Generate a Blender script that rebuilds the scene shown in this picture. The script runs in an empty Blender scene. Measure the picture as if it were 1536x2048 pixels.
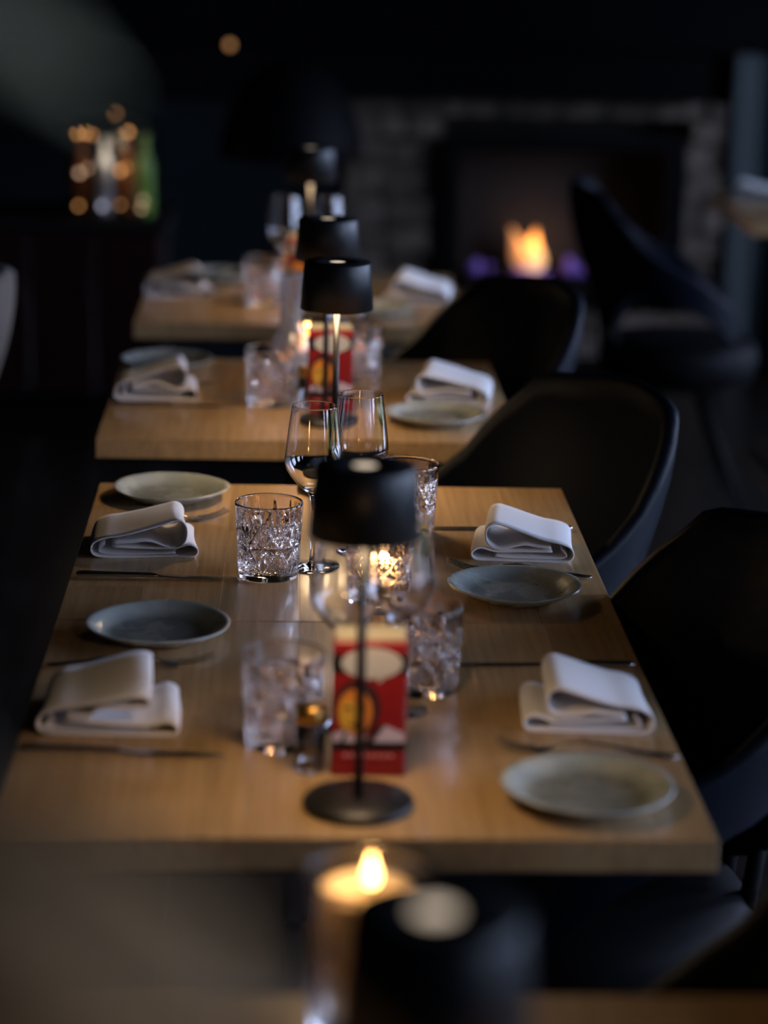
import bpy, bmesh, math, random
from mathutils import Vector, Matrix
R = math.radians
random.seed(7)
S = bpy.context.scene
C = S.collection

# ------------------------------------------------------------------ camera
cam_data = bpy.data.cameras.new('camera')
cam = bpy.data.objects.new('camera', cam_data); C.objects.link(cam)
cam_data.sensor_fit = 'VERTICAL'; cam_data.sensor_height = 36.0; cam_data.sensor_width = 27.0
cam_data.lens = 85.0
cam_data.clip_start = 0.05; cam_data.clip_end = 60
YAW, PITCH, ROLL = 0.04308, 0.25322, 0.02241
fw = Vector((math.sin(YAW)*math.cos(PITCH), math.cos(YAW)*math.cos(PITCH), -math.sin(PITCH)))
rt0 = Vector((math.cos(YAW), -math.sin(YAW), 0)); up0 = rt0.cross(fw)
rt = math.cos(ROLL)*rt0 + math.sin(ROLL)*up0
up = -math.sin(ROLL)*rt0 + math.cos(ROLL)*up0
M = Matrix((rt, up, -fw)).transposed().to_4x4()
M.translation = Vector((-0.0727, -2.1585, 1.6321))
cam.matrix_world = M
cam_data.dof.use_dof = True
cam_data.dof.focus_distance = 3.22
cam_data.dof.aperture_fstop = 2.0
S.camera = cam

# ------------------------------------------------------------------ world, daylight, exposure
S.view_settings.view_transform = 'Standard'
S.view_settings.look = 'None'
S.view_settings.exposure = 0.0
S.view_settings.gamma = 1.0
S.view_settings.use_curve_mapping = False
W = bpy.data.worlds.new('overcast_sky'); S.world = W; W.use_nodes = True
wbg = W.node_tree.nodes['Background']
wbg.inputs[0].default_value = (0.54, 0.66, 1.0, 1); wbg.inputs[1].default_value = 16.0
S.cycles.max_bounces = 14; S.cycles.transmission_bounces = 14; S.cycles.transparent_max_bounces = 14
S.cycles.glossy_bounces = 6; S.cycles.diffuse_bounces = 3
S.cycles.sample_clamp_indirect = 20.0
S.cycles.caustics_reflective = True; S.cycles.caustics_refractive = True
S.cycles.blur_glossy = 0.05
S.cycles.use_denoising = True
WIN = [(-2.5, -1.85), (-0.95, -0.1), (0.55, 1.6), (2.25, 3.6), (4.5, 5.3)]     # window openings in the right wall (y from, y to)
WX, WZ0, WZ1 = 3.2, 0.12, 2.2
for a, b in WIN:                                             # sky portals fill the window openings
    l = bpy.data.lights.new('window_portal', 'AREA'); l.shape = 'RECTANGLE'
    l.size = WZ1-WZ0; l.size_y = b-a; l.cycles.is_portal = True
    o = bpy.data.objects.new('window_portal', l); C.objects.link(o)
    o.location = (WX+0.06, (a+b)/2, (WZ0+WZ1)/2); o.rotation_euler = (0, R(90), 0)
LAMP_W = 0.66; LAMP_COL = (1.0, 0.68, 0.38)

# ------------------------------------------------------------------ materials
MATS = {}
def mat(name, col, rough=0.5, metal=0.0, coat=0.0, sheen=0.0, trans=0.0, ior=1.45, emit=None, estr=0.0, spec=0.5):
    m = bpy.data.materials.new(name); m.use_nodes = True
    b = m.node_tree.nodes['Principled BSDF']
    b.inputs['Base Color'].default_value = (*col, 1); b.inputs['Roughness'].default_value = rough
    b.inputs['Metallic'].default_value = metal; b.inputs['Coat Weight'].default_value = coat
    b.inputs['Sheen Weight'].default_value = sheen; b.inputs['Transmission Weight'].default_value = trans
    b.inputs['IOR'].default_value = ior; b.inputs['Specular IOR Level'].default_value = spec
    if emit: b.inputs['Emission Color'].default_value = (*emit, 1); b.inputs['Emission Strength'].default_value = estr
    MATS[name] = m
    return m
def nd(m, t, **kw):
    n = m.node_tree.nodes.new(t)
    for k, v in kw.items(): setattr(n, k, v)
    return n
def ln(m, a, b): m.node_tree.links.new(a, b)
def bsdf(m): return m.node_tree.nodes['Principled BSDF']
def ramp(m, stops):
    r = nd(m, 'ShaderNodeValToRGB'); e = r.color_ramp.elements
    while len(e) < len(stops): e.new(0.5)
    for i, (p, c) in enumerate(stops): e[i].position = p; e[i].color = (*c, 1)
    return r
def noise_bump(m, scale, strength, dist=0.001, detail=3, vec='Object', sc=None):
    t = nd(m, 'ShaderNodeTexCoord'); n = nd(m, 'ShaderNodeTexNoise'); n.inputs['Scale'].default_value = scale; n.inputs['Detail'].default_value = detail
    if sc:
        mp = nd(m, 'ShaderNodeMapping'); mp.inputs['Scale'].default_value = sc; ln(m, t.outputs[vec], mp.inputs[0]); ln(m, mp.outputs[0], n.inputs['Vector'])
    else: ln(m, t.outputs[vec], n.inputs['Vector'])
    b = nd(m, 'ShaderNodeBump'); b.inputs['Strength'].default_value = strength; b.inputs['Distance'].default_value = dist
    ln(m, n.outputs['Fac'], b.inputs['Height']); ln(m, b.outputs[0], bsdf(m).inputs['Normal'])
    return n

# lacquered maple staves: colour differs per stave, fine grain along the stave
m = mat('maple', (0.5, 0.33, 0.17), 0.34, coat=0.55)
bsdf(m).inputs['Coat Roughness'].default_value = 0.11
t = nd(m, 'ShaderNodeTexCoord'); oi = nd(m, 'ShaderNodeObjectInfo')
mp = nd(m, 'ShaderNodeMapping'); mp.inputs['Scale'].default_value = (140, 5, 60); ln(m, t.outputs['Object'], mp.inputs[0])
off = nd(m, 'ShaderNodeVectorMath', operation='SCALE'); off.inputs['Scale'].default_value = 9.0
comb = nd(m, 'ShaderNodeCombineXYZ')
for i in range(3): ln(m, oi.outputs['Random'], comb.inputs[i])
ln(m, comb.outputs[0], off.inputs[0]); ln(m, off.outputs[0], mp.inputs['Location'])
n1 = nd(m, 'ShaderNodeTexNoise'); n1.inputs['Scale'].default_value = 1.0; n1.inputs['Detail'].default_value = 5; ln(m, mp.outputs[0], n1.inputs['Vector'])
rp = ramp(m, [(0.3, (0.40, 0.25, 0.115)), (0.7, (0.55, 0.36, 0.175))]); ln(m, n1.outputs['Fac'], rp.inputs[0])
hs = nd(m, 'ShaderNodeHueSaturation'); ln(m, rp.outputs[0], hs.inputs['Color'])
mr = nd(m, 'ShaderNodeMapRange'); mr.inputs['To Min'].default_value = 0.82; mr.inputs['To Max'].default_value = 1.1
ln(m, oi.outputs['Random'], mr.inputs['Value']); ln(m, mr.outputs[0], hs.inputs['Value']); ln(m, hs.outputs[0], bsdf(m).inputs['Base Color'])
bp = nd(m, 'ShaderNodeBump'); bp.inputs['Strength'].default_value = 0.06; bp.inputs['Distance'].default_value = 0.0005
ln(m, n1.outputs['Fac'], bp.inputs['Height']); ln(m, bp.outputs[0], bsdf(m).inputs['Normal'])

m = mat('black_powder', (0.009, 0.010, 0.012), 0.42, spec=0.55); noise_bump(m, 900, 0.15, 0.0003)
mat('black_steel', (0.02, 0.02, 0.022), 0.3, metal=0.6)
mat('satin_black', (0.003, 0.003, 0.004), 0.6, spec=0.1)
mat('lamp_glow', (1, .8, .5), 0.5, emit=(1.0, 0.80, 0.60), estr=0.8)
mat('diffuser', (0.9, 0.85, 0.75), 0.6, emit=(1.0, 0.68, 0.36), estr=4.0)
m = mat('linen', (0.80, 0.79, 0.80), 0.85, sheen=0.25); noise_bump(m, 1200, 0.25, 0.0003, 2)
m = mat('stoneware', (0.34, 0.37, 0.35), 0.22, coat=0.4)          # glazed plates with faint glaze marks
t = nd(m, 'ShaderNodeTexCoord'); n1 = nd(m, 'ShaderNodeTexNoise'); n1.inputs['Scale'].default_value = 22; n1.inputs['Detail'].default_value = 6
oi = nd(m, 'ShaderNodeObjectInfo'); va = nd(m, 'ShaderNodeVectorMath', operation='ADD'); ln(m, t.outputs['Object'], va.inputs[0]); ln(m, oi.outputs['Random'], va.inputs[1]); ln(m, va.outputs[0], n1.inputs['Vector'])
rp = ramp(m, [(0.35, (0.27, 0.31, 0.30)), (0.62, (0.36, 0.39, 0.36))]); ln(m, n1.outputs['Fac'], rp.inputs[0])
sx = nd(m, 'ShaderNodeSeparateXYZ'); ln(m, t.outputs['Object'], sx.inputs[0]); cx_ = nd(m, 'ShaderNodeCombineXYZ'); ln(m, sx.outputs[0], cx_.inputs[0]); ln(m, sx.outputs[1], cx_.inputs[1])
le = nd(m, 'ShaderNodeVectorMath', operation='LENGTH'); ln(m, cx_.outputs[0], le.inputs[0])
rd = nd(m, 'ShaderNodeMapRange'); rd.inputs['From Min'].default_value = .054; rd.inputs['From Max'].default_value = .072; rd.inputs['To Min'].default_value = .62; rd.inputs['To Max'].default_value = 1.15  # well painted darker, standing in for the dark surroundings it mirrors
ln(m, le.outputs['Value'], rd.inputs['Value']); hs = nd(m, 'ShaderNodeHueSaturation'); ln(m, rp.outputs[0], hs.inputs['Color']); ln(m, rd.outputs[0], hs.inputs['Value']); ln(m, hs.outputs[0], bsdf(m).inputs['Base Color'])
rr = nd(m, 'ShaderNodeMapRange'); rr.inputs['From Min'].default_value = 0.45; rr.inputs['From Max'].default_value = 0.6; rr.inputs['To Min'].default_value = 0.14; rr.inputs['To Max'].default_value = 0.38
ln(m, n1.outputs['Fac'], rr.inputs['Value']); ln(m, rr.outputs[0], bsdf(m).inputs['Roughness'])
mat('steel', (0.62, 0.61, 0.59), 0.27, metal=1.0)
mat('clear_glass', (1, 1, 1), 0.0, trans=1.0, ior=1.47)
mat('cut_glass', (0.90, 0.82, 0.77), 0.0, trans=1.0, ior=1.52)
mat('carafe_glass', (0.84, 0.86, 0.90), 0.12, trans=0.88, ior=1.45)
mat('amber_glass', (0.95, 0.72, 0.45), 0.0, trans=1.0, ior=1.48)
mat('brass', (0.62, 0.36, 0.10), 0.28, metal=1.0)
mat('pepper', (0.10, 0.07, 0.045), 0.8)
mat('wax', (0.85, 0.72, 0.5), 0.5, emit=(1.0, 0.45, 0.15), estr=0.08)  # flame light shining through the wax is put in as emission
mat('tin', (0.6, 0.6, 0.6), 0.3, metal=1.0)
mat('wick', (0.02, 0.02, 0.02), 0.9)
mat('candle_flame', (1, .6, .2), 0.5, emit=(1.0, 0.55, 0.18), estr=15.0)
mat('fire_flame', (1, .5, .1), 0.5, emit=(1.0, 0.42, 0.20), estr=0.5)
mat('fire_core', (1, .6, .2), 0.5, emit=(1.0, 0.60, 0.30), estr=0.95)
mat('gas_flame', (.3, .2, .9), 0.5, emit=(0.32, 0.16, 0.70), estr=0.045)
mat('fairy_bulb', (1, .6, .3), 0.5, emit=(1.0, 0.45, 0.15), estr=2.2)
mat('fairy_bulb_pale', (1, .8, .7), 0.5, emit=(1.0, 0.62, 0.4), estr=1.8)
mat('fairy_bulb_white', (.9, .9, 1), 0.5, emit=(0.75, 0.78, 1.0), estr=1.4)
mat('fairy_bulb_dim', (1, .6, .3), 0.5, emit=(1.0, 0.45, 0.15), estr=0.7)
m = mat('navy_velvet', (0.003, 0.005, 0.011), 0.48, spec=0.14); noise_bump(m, 500, 0.2, 0.0004)
m = mat('beige_linen', (0.13, 0.10, 0.078), 0.9, sheen=0.2); noise_bump(m, 400, 0.3, 0.0006)
mat('box_red', (0.23, 0.007, 0.010), 0.4, coat=0.1)
mat('box_black', (0.006, 0.006, 0.006), 0.4)
mat('box_cream', (0.38, 0.34, 0.23), 0.5)
mat('print_white', (0.44, 0.425, 0.40), 0.45)
mat('print_orange', (0.62, 0.20, 0.025), 0.45)
mat('print_yellow', (0.62, 0.34, 0.04), 0.45)
mat('print_hair', (0.035, 0.012, 0.016), 0.45)
mat('print_lilac', (0.52, 0.44, 0.52), 0.45)
mat('print_pink', (0.60, 0.20, 0.20), 0.45)
m = mat('dark_floor', (0.03, 0.022, 0.017), 0.3, spec=0.35)
t = nd(m, 'ShaderNodeTexCoord'); mp = nd(m, 'ShaderNodeMapping'); mp.inputs['Scale'].default_value = (40, 3, 10); ln(m, t.outputs['Object'], mp.inputs[0])
n1 = nd(m, 'ShaderNodeTexNoise'); n1.inputs['Detail'].default_value = 5; n1.inputs['Scale'].default_value = 1; ln(m, mp.outputs[0], n1.inputs['Vector'])
rp = ramp(m, [(0.3, (0.009, 0.007, 0.006)), (0.75, (0.022, 0.017, 0.014))]); ln(m, n1.outputs['Fac'], rp.inputs[0]); ln(m, rp.outputs[0], bsdf(m).inputs['Base Color'])
m = mat('dark_wall', (0.007, 0.007, 0.0075), 0.75, spec=0.2); noise_bump(m, 60, 0.3, 0.002)
mat('dark_ceiling', (0.007, 0.007, 0.0075), 0.85, spec=0.2)
m = mat('stone', (0.16, 0.13, 0.11), 0.8)
t = nd(m, 'ShaderNodeTexCoord'); oi = nd(m, 'ShaderNodeObjectInfo'); n1 = nd(m, 'ShaderNodeTexNoise'); n1.inputs['Scale'].default_value = 18; n1.inputs['Detail'].default_value = 6
ln(m, t.outputs['Object'], n1.inputs['Vector']); rp = ramp(m, [(0.3, (0.09, 0.067, 0.050)), (0.7, (0.28, 0.212, 0.165))]); ln(m, n1.outputs['Fac'], rp.inputs[0])
hs = nd(m, 'ShaderNodeHueSaturation'); ln(m, rp.outputs[0], hs.inputs['Color']); mr = nd(m, 'ShaderNodeMapRange'); mr.inputs['To Min'].default_value = 0.55; mr.inputs['To Max'].default_value = 1.4
ln(m, oi.outputs['Random'], mr.inputs['Value']); ln(m, mr.outputs[0], hs.inputs['Value']); ln(m, hs.outputs[0], bsdf(m).inputs['Base Color'])
bp = nd(m, 'ShaderNodeBump'); bp.inputs['Distance'].default_value = 0.01; ln(m, n1.outputs['Fac'], bp.inputs['Height']); ln(m, bp.outputs[0], bsdf(m).inputs['Normal'])
mat('mortar', (0.03, 0.027, 0.024), 0.9)
mat('soot', (0.035, 0.028, 0.026), 0.9)
mat('log', (0.03, 0.022, 0.018), 0.9)
mat('teal_panel', (0.006, 0.011, 0.014), 0.6, spec=0.2)
mat('pale_column', (0.10, 0.12, 0.125), 0.6)
mat('teal_curtain', (0.02, 0.033, 0.037), 0.8)
mat('mahogany', (0.028, 0.010, 0.009), 0.22, coat=0.2)
mat('dark_timber', (0.012, 0.010, 0.010), 0.4)
mat('window_paint', (0.03, 0.03, 0.033), 0.5)
m = mat('pane_glass', (1, 1, 1), 0.0)                            # thin flat panes: mostly clear, with a weak mirror reflection
tr = nd(m, 'ShaderNodeBsdfTransparent'); gl = nd(m, 'ShaderNodeBsdfGlossy'); gl.inputs['Roughness'].default_value = 0.0
fr = nd(m, 'ShaderNodeFresnel'); fr.inputs[0].default_value = 1.4; mx = nd(m, 'ShaderNodeMixShader')
ln(m, fr.outputs[0], mx.inputs[0]); ln(m, tr.outputs[0], mx.inputs[1]); ln(m, gl.outputs[0], mx.inputs[2])
ln(m, mx.outputs[0], m.node_tree.nodes['Material Output'].inputs['Surface'])
m = mat('hedge_leaf', (0.06, 0.16, 0.03), 0.6); noise_bump(m, 30, 1.0, 0.05)
m = mat('leaf', (0.055, 0.075, 0.030), 0.45); noise_bump(m, 60, 0.2, 0.002)
m = mat('dry_leaf', (0.66, 0.40, 0.19), 0.6); noise_bump(m, 60, 0.2, 0.002)
m = mat('pale_leaf', (0.66, 0.66, 0.42), 0.5); noise_bump(m, 60, 0.2, 0.002)
mat('bark', (0.06, 0.045, 0.03), 0.8)
mat('terracotta', (0.05, 0.045, 0.042), 0.7)
mat('soil', (0.02, 0.015, 0.01), 0.95)
mat('green_bottle', (0.22, 0.42, 0.07), 0.15, coat=0.5)
mat('frost_bottle', (0.55, 0.62, 0.70), 0.25)
mat('cognac_bottle', (0.35, 0.13, 0.03), 0.15, coat=0.5)
mat('bounce_ground', (0.30, 0.32, 0.33), 0.8)

# ------------------------------------------------------------------ mesh helpers
class MB:
    def __init__(s): s.v = []; s.f = []; s.smooth = []
    def add(s, vs, fs, sm=False):
        o = len(s.v); s.v += [tuple(v) for v in vs]; s.f += [tuple(i+o for i in f) for f in fs]; s.smooth += [sm]*len(fs); return s
    def box(s, x0, x1, y0, y1, z0, z1, bev=0.0):
        if bev <= 0:
            v = [(x, y, z) for z in (z0, z1) for y in (y0, y1) for x in (x0, x1)]
            return s.add(v, [(0, 2, 3, 1), (4, 5, 7, 6), (0, 1, 5, 4), (2, 6, 7, 3), (0, 4, 6, 2), (1, 3, 7, 5)])
        b = bmesh.new(); bmesh.ops.create_cube(b, size=1.0)
        for v in b.verts: v.co = Vector(((x0+x1)/2+v.co.x*(x1-x0), (y0+y1)/2+v.co.y*(y1-y0), (z0+z1)/2+v.co.z*(z1-z0)))
        bmesh.ops.bevel(b, geom=b.edges[:], offset=bev, segments=1, affect='EDGES')
        return s.bm(b)
    def bm(s, b, sm=False):
        b.verts.index_update()
        s.add([v.co[:] for v in b.verts], [[v.index for v in f.verts] for f in b.faces], sm); b.free(); return s
    def lathe(s, prof, n=48, cx=0, cy=0, sm=True):
        """prof: list of (r, z), bottom axis to top axis; r == 0 makes a pole"""
        vs = []; rows = []
        for r, z in prof:
            if r <= 1e-9: rows.append([len(vs)]); vs.append((cx, cy, z))
            else:
                rows.append(list(range(len(vs), len(vs)+n)))
                vs += [(cx+r*math.cos(2*math.pi*k/n), cy+r*math.sin(2*math.pi*k/n), z) for k in range(n)]
        fs = []
        for a, b in zip(rows, rows[1:]):
            for k in range(n):
                k2 = (k+1) % n
                if len(a) == 1 and len(b) == 1: continue
                if len(a) == 1: fs.append((a[0], b[k2], b[k]))
                elif len(b) == 1: fs.append((a[k], a[k2], b[0]))
                else: fs.append((a[k], a[k2], b[k2], b[k]))
        return s.add(vs, fs, sm)
    def tube(s, pts, rad, n=8, sm=True):
        pts = [Vector(p) for p in pts]; rad = rad if isinstance(rad, (list, tuple)) else [rad]*len(pts)
        vs = []; fs = []; ref = Vector((0.13, 0.37, 0.92))
        for i, p in enumerate(pts):
            d = (pts[min(i+1, len(pts)-1)]-pts[max(i-1, 0)]).normalized()
            a = d.cross(ref)
            if a.length < 1e-3: a = d.cross(Vector((1, 0, 0)))
            a.normalize(); b = d.cross(a)
            vs += [p+rad[i]*(math.cos(2*math.pi*k/n)*a+math.sin(2*math.pi*k/n)*b) for k in range(n)]
        for i in range(len(pts)-1):
            for k in range(n): k2 = (k+1) % n; fs.append((i*n+k, i*n+k2, (i+1)*n+k2, (i+1)*n+k))
        fs.append(tuple(range(n))[::-1]); fs.append(tuple(range((len(pts)-1)*n, len(pts)*n)))
        return s.add(vs, fs, sm)
    def grid(s, rows, closed_u=False, sm=True):
        """rows: equal-length lists of points"""
        n = len(rows[0]); vs = [p for r in rows for p in r]; fs = []
        for i in range(len(rows)-1):
            for k in range(n if closed_u else n-1):
                k2 = (k+1) % n; fs.append((i*n+k, i*n+k2, (i+1)*n+k2, (i+1)*n+k))
        return s.add(vs, fs, sm)
    def prism(s, poly, y0, y1, sm=False):
        """polygon in x-z extruded along y"""
        n = len(poly); vs = [(x, y0, z) for x, z in poly]+[(x, y1, z) for x, z in poly]
        fs = [tuple(range(n)), tuple(range(2*n-1, n-1, -1))]+[(k, n+k, n+(k+1) % n, (k+1) % n) for k in range(n)]
        return s.add(vs, fs, sm)
    def mesh(s, name, material):
        me = bpy.data.meshes.new(name); me.from_pydata(s.v, [], s.f)
        me.polygons.foreach_set('use_smooth', s.smooth)
        b = bmesh.new(); b.from_mesh(me); bmesh.ops.recalc_face_normals(b, faces=b.faces[:]); b.to_mesh(me); b.free()
        me.materials.append(MATS[material]); me.update(); return me
    def build(s, name, material, parent=None, loc=(0, 0, 0), rotz=0.0):
        return link(name, s.mesh(name, material), parent, loc, rotz)
def link(name, me, parent=None, loc=(0, 0, 0), rotz=0.0):
    o = bpy.data.objects.new(name, me); C.objects.link(o); o.parent = parent; o.location = loc; o.rotation_euler = (0, 0, rotz); return o
def tag(o, label, cat, group=None):
    o['label'] = label; o['category'] = cat
    if group: o['group'] = group
    return o
def thing(name, label, cat, loc=(0, 0, 0), rotz=0.0, group=None):
    o = bpy.data.objects.new(name, None); C.objects.link(o); o.empty_display_size = 0.05
    o.location = loc; o.rotation_euler = (0, 0, rotz); return tag(o, label, cat, group)
def dup(src, label, loc, rotz=0.0, group=None):
    def cp(o, parent):
        c = o.copy(); C.objects.link(c); c.parent = parent
        for ch in list(o.children): cp(ch, c)
        return c
    r = cp(src, None); r.location = loc; r.rotation_euler = (0, 0, rotz); r['label'] = label
    if group: r['group'] = group
    return r
def structure(o): o['kind'] = 'structure'; return o
def smoothstep(t): t = max(0, min(1, t)); return t*t*(3-2*t)
TZ = 0.75

# ------------------------------------------------------------------ setting
FX0, FX1, FY0, FY1 = -2.6, WX, -4.2, 6.32
fl = structure(MB().box(FX0, FX1, FY0, FY1, -0.12, -0.012).build('floor', 'mortar'))
pl_cache = {}
y = FY0; row = 0
x = FX0
while x < FX1-0.02:
    w = min(0.195, FX1-x); y = FY0-(row*0.73) % 1.9
    while y < FY1:
        y0, y1 = max(y, FY0), min(y+1.9, FY1)
        if y1-y0 > 0.03:
            key = (round(w, 3), round(y1-y0, 3))
            if key not in pl_cache: pl_cache[key] = MB().box(0.001, w-0.001, 0.001, y1-y0-0.001, -0.012, 0.0, 0.0012).mesh('plank', 'dark_floor')
            link('plank', pl_cache[key], fl, (x, y0, 0))
        y += 1.9
    x += 0.195; row += 1
structure(MB().box(FX0, FX1, FY0, FY1, 2.7, 2.8).build('ceiling', 'dark_ceiling'))
structure(MB().box(FX0-0.12, FX0, FY0, FY1, -0.012, 2.7).build('wall_left', 'dark_wall'))
structure(MB().box(FX0-0.12, FX1+0.12, FY0-0.12, FY0, -0.012, 2.7).build('wall_front', 'dark_wall'))
wr = MB(); ys = [FY0]+[v for ab in WIN for v in ab]+[FY1]
for i in range(0, len(ys), 2): wr.box(WX, WX+0.12, ys[i], ys[i+1], -0.012, 2.7)
for a, b in WIN: wr.box(WX, WX+0.12, a, b, -0.012, WZ0); wr.box(WX, WX+0.12, a, b, WZ1, 2.7)
structure(wr.build('wall_right', 'dark_wall'))
for i, (a, b) in enumerate(WIN):
    e = bpy.data.objects.new('window_%d' % (i+1), None); C.objects.link(e); structure(e); e.location = (WX+0.05, (a+b)/2, WZ0)
    w = (b-a)/2; h = WZ1-WZ0
    f = MB()
    for u0, u1, v0, v1 in ((-w, -w+.05, 0, h), (w-.05, w, 0, h), (-w+.05, w-.05, 0, .05), (-w+.05, w-.05, h-.05, h), (-.02, .02, .05, h-.05)):
        f.box(-.025, .025, u0, u1, v0, v1)
    f.build('window_frame', 'window_paint', e)
    MB().box(-.08, .0, -w-.03, w+.03, -.03, -.001).build('window_sill', 'window_paint', e)
    for s in (-1, 1):
        MB().box(-.003, .003, min(s*.02, s*(w-.05)), max(s*.02, s*(w-.05)), .05, h-.05).build('pane', 'pane_glass', e)
# garden outside the windows
g = structure(MB().box(WX+0.2, 12, -9, 11, -0.3, -0.05).build('ground_outside', 'bounce_ground'))  # unseen ground, made pale to whiten the reflections in the wine glasses
hb = bmesh.new(); bmesh.ops.create_grid(hb, x_segments=60, y_segments=10, size=1)
HE = MB(); rows = []
for j in range(15):
    rows.append([(8.2+random.uniform(-.12, .12)+0.02*j, -7.5+15.5*i/70, -0.05+1.0*j/14+random.uniform(-.05, .05)) for i in range(71)])
for j in range(4):
    rows.append([(8.6+.35*j+random.uniform(-.1, .1), -7.5+15.5*i/70, 0.95+random.uniform(-.1, .1)) for i in range(71)])
hb.free(); HE.grid(rows, sm=False)
tag(HE.build('garden_hedge', 'hedge_leaf'), 'clipped green garden hedge outside the windows of the right wall', 'hedge')

# back wall with stone facing around the fireplace
BY = 6.20
wb = structure(MB().box(FX0-0.12, FX1+0.12, BY+0.12, BY+0.24, -0.012, 2.7).build('wall_back', 'mortar'))
FBX0, FBX1, FBZ0, FBZ1 = 0.46, 1.30, 0.24, 0.83
z = 0.03; stone_meshes = {}
k = 0
while z < 0.93:
    h = random.choice((0.075, 0.09, 0.11)); x = 0.13-random.uniform(0, .02)
    while x < 1.43:
        w = random.uniform(0.12, 0.24); x1 = min(x+w, 1.45)
        spans = [(x, x1)]
        if z+h > FBZ0 and z < FBZ1:
            spans = [s for s in ((x, min(x1, FBX0)), (max(x, FBX1), x1)) if s[1]-s[0] > 0.02]
        for a, b in spans:
            d = random.uniform(0, 0.02)
            MB().box(a+.004, b-.004, BY-d, BY+0.119, z+.003, min(z+h, 0.935)-.003, 0.007).build('stone', 'stone', wb)
        x = x1 if x1 < 1.445 else 9
    z += h
structure(MB().box(-2.5, 1.36, BY-0.10, BY+0.119, 0.94, 1.10, 0.004).build('trim_1', 'satin_black'))        # black mantel beam
structure(MB().box(-2.5, 3.1, BY+0.02, BY+0.119, 1.101, 2.699).build('trim_2', 'satin_black'))             # black panel over the mantel
structure(MB().box(1.455, 1.545, BY-0.03, BY+0.119, 0.0, 1.10, 0.006).build('trim_3', 'pale_column'))
structure(MB().box(-0.62, 0.10, BY+0.0, BY+0.119, 0.0, 0.93, 0.003).build('trim_4', 'teal_panel'))
structure(MB().box(-2.5, -0.63, BY+0.03, BY+0.119, 0.0, 0.93, 0.003).build('trim_5', 'teal_panel'))
cu = MB(); rows = []
for zz in (0.02, 0.5, 1.0, 1.099): rows.append([(1.56+1.45*i/60, BY+0.03+0.025*math.sin(i*1.05), zz) for i in range(61)])
cu.grid(rows)
o = cu.build('curtain', 'teal_curtain'); md = o.modifiers.new('s', 'SOLIDIFY'); md.thickness = 0.004
tag(o, 'dull teal curtain hanging beside the pale column', 'curtain')
# fireplace insert
def rrect(x0, x1, z0, z1, r, n=6):
    out = []
    for cx, cz, a0 in ((x1-r, z1-r, 0), (x0+r, z1-r, 90), (x0+r, z0+r, 180), (x1-r, z0+r, 270)):
        for i in range(n+1): a = R(a0+90*i/n); out.append((cx+r*math.cos(a), cz+r*math.sin(a)))
    return out
fp = thing('fireplace', 'black framed gas fireplace with one orange flame in the stone wall', 'fireplace', ((FBX0+FBX1)/2, BY, 0.27))
hw = (FBX1-FBX0)/2-0.005
outer = rrect(-hw, hw, -0.02, 0.545, 0.05); inner = rrect(-hw+.055, hw-.055, 0.02, 0.495, 0.03)
f = MB(); rows = [[(x, -0.035, z) for x, z in outer], [(x, -0.035, z) for x, z in inner], [(x, 0.02, z) for x, z in inner], [(x, 0.02, z) for x, z in outer], [(x, -0.035, z) for x, z in outer]]
f.grid(rows, closed_u=True, sm=False); f.build('frame', 'black_steel', fp)
f = MB()
f.box(-hw, hw, 0.112, 0.118, -0.02, 0.545); f.box(-hw, -hw+.05, 0.021, 0.112, -0.02, 0.545); f.box(hw-.05, hw, 0.021, 0.112, -0.02, 0.545)
f.box(-hw+.05, hw-.05, 0.021, 0.112, 0.51, 0.545); f.box(-hw+.05, hw-.05, 0.021, 0.112, -0.02, 0.02)
f.build('firebox', 'soot', fp)
MB().box(-0.28, 0.28, 0.035, 0.10, 0.021, 0.045, 0.004).build('burner', 'black_steel', fp)
for i, (a, b, zz, r) in enumerate(((-.27, -.05, .066, .022), (.02, .26, .064, .021), (-.16, .14, .095, .018))):
    MB().tube([(a, .055+.012*i, zz), ((a+b)/2, .06+.008*i, zz+.006), (b, .07, zz)], [r*.9, r, r*.85], 9).build('log', 'log', fp)
def flame_mesh(w, h, mt, lean=0.0):
    m_ = MB(); m_.lathe([(0, 0), (w*.55, h*.08), (w*.95, h*.24), (w, h*.36), (w*.8, h*.55), (w*.45, h*.76), (w*.16, h*.92), (0, h)], 12)
    m_.v = [(x+lean*(z/h)**2*h, y*.5, z) for x, y, z in m_.v]
    return m_.mesh('flame', mt)
for dx, dz, w, h, mt, lean in ((-.085, .06, .033, .165, 'fire_flame', -.28), (-.055, .07, .034, .15, 'fire_flame', .1), (-.09+.005, .052, .05, .03, 'gas_flame', 0),
                               (-.045, .055, .04, .13, 'fire_core', .05), (-.25, .05, .028, .06, 'gas_flame', .1), (-.20, .05, .018, .045, 'gas_flame', 0),
                               (.085, .05, .026, .075, 'gas_flame', -.1), (.13, .05, .026, .055, 'gas_flame', .1), (-.03, .045, .05, .028, 'gas_flame', 0)):
    link('flame', flame_mesh(w, h, mt, lean), fp, (dx-.04, .045, dz))
l = bpy.data.lights.new('fire_light', 'POINT'); l.energy = .6; l.color = (1, .55, .28); l.shadow_soft_size = .04
o = bpy.data.objects.new('fire_light', l); C.objects.link(o); o.location = ((FBX0+FBX1)/2-.08, BY+0.01, 0.44)

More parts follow.
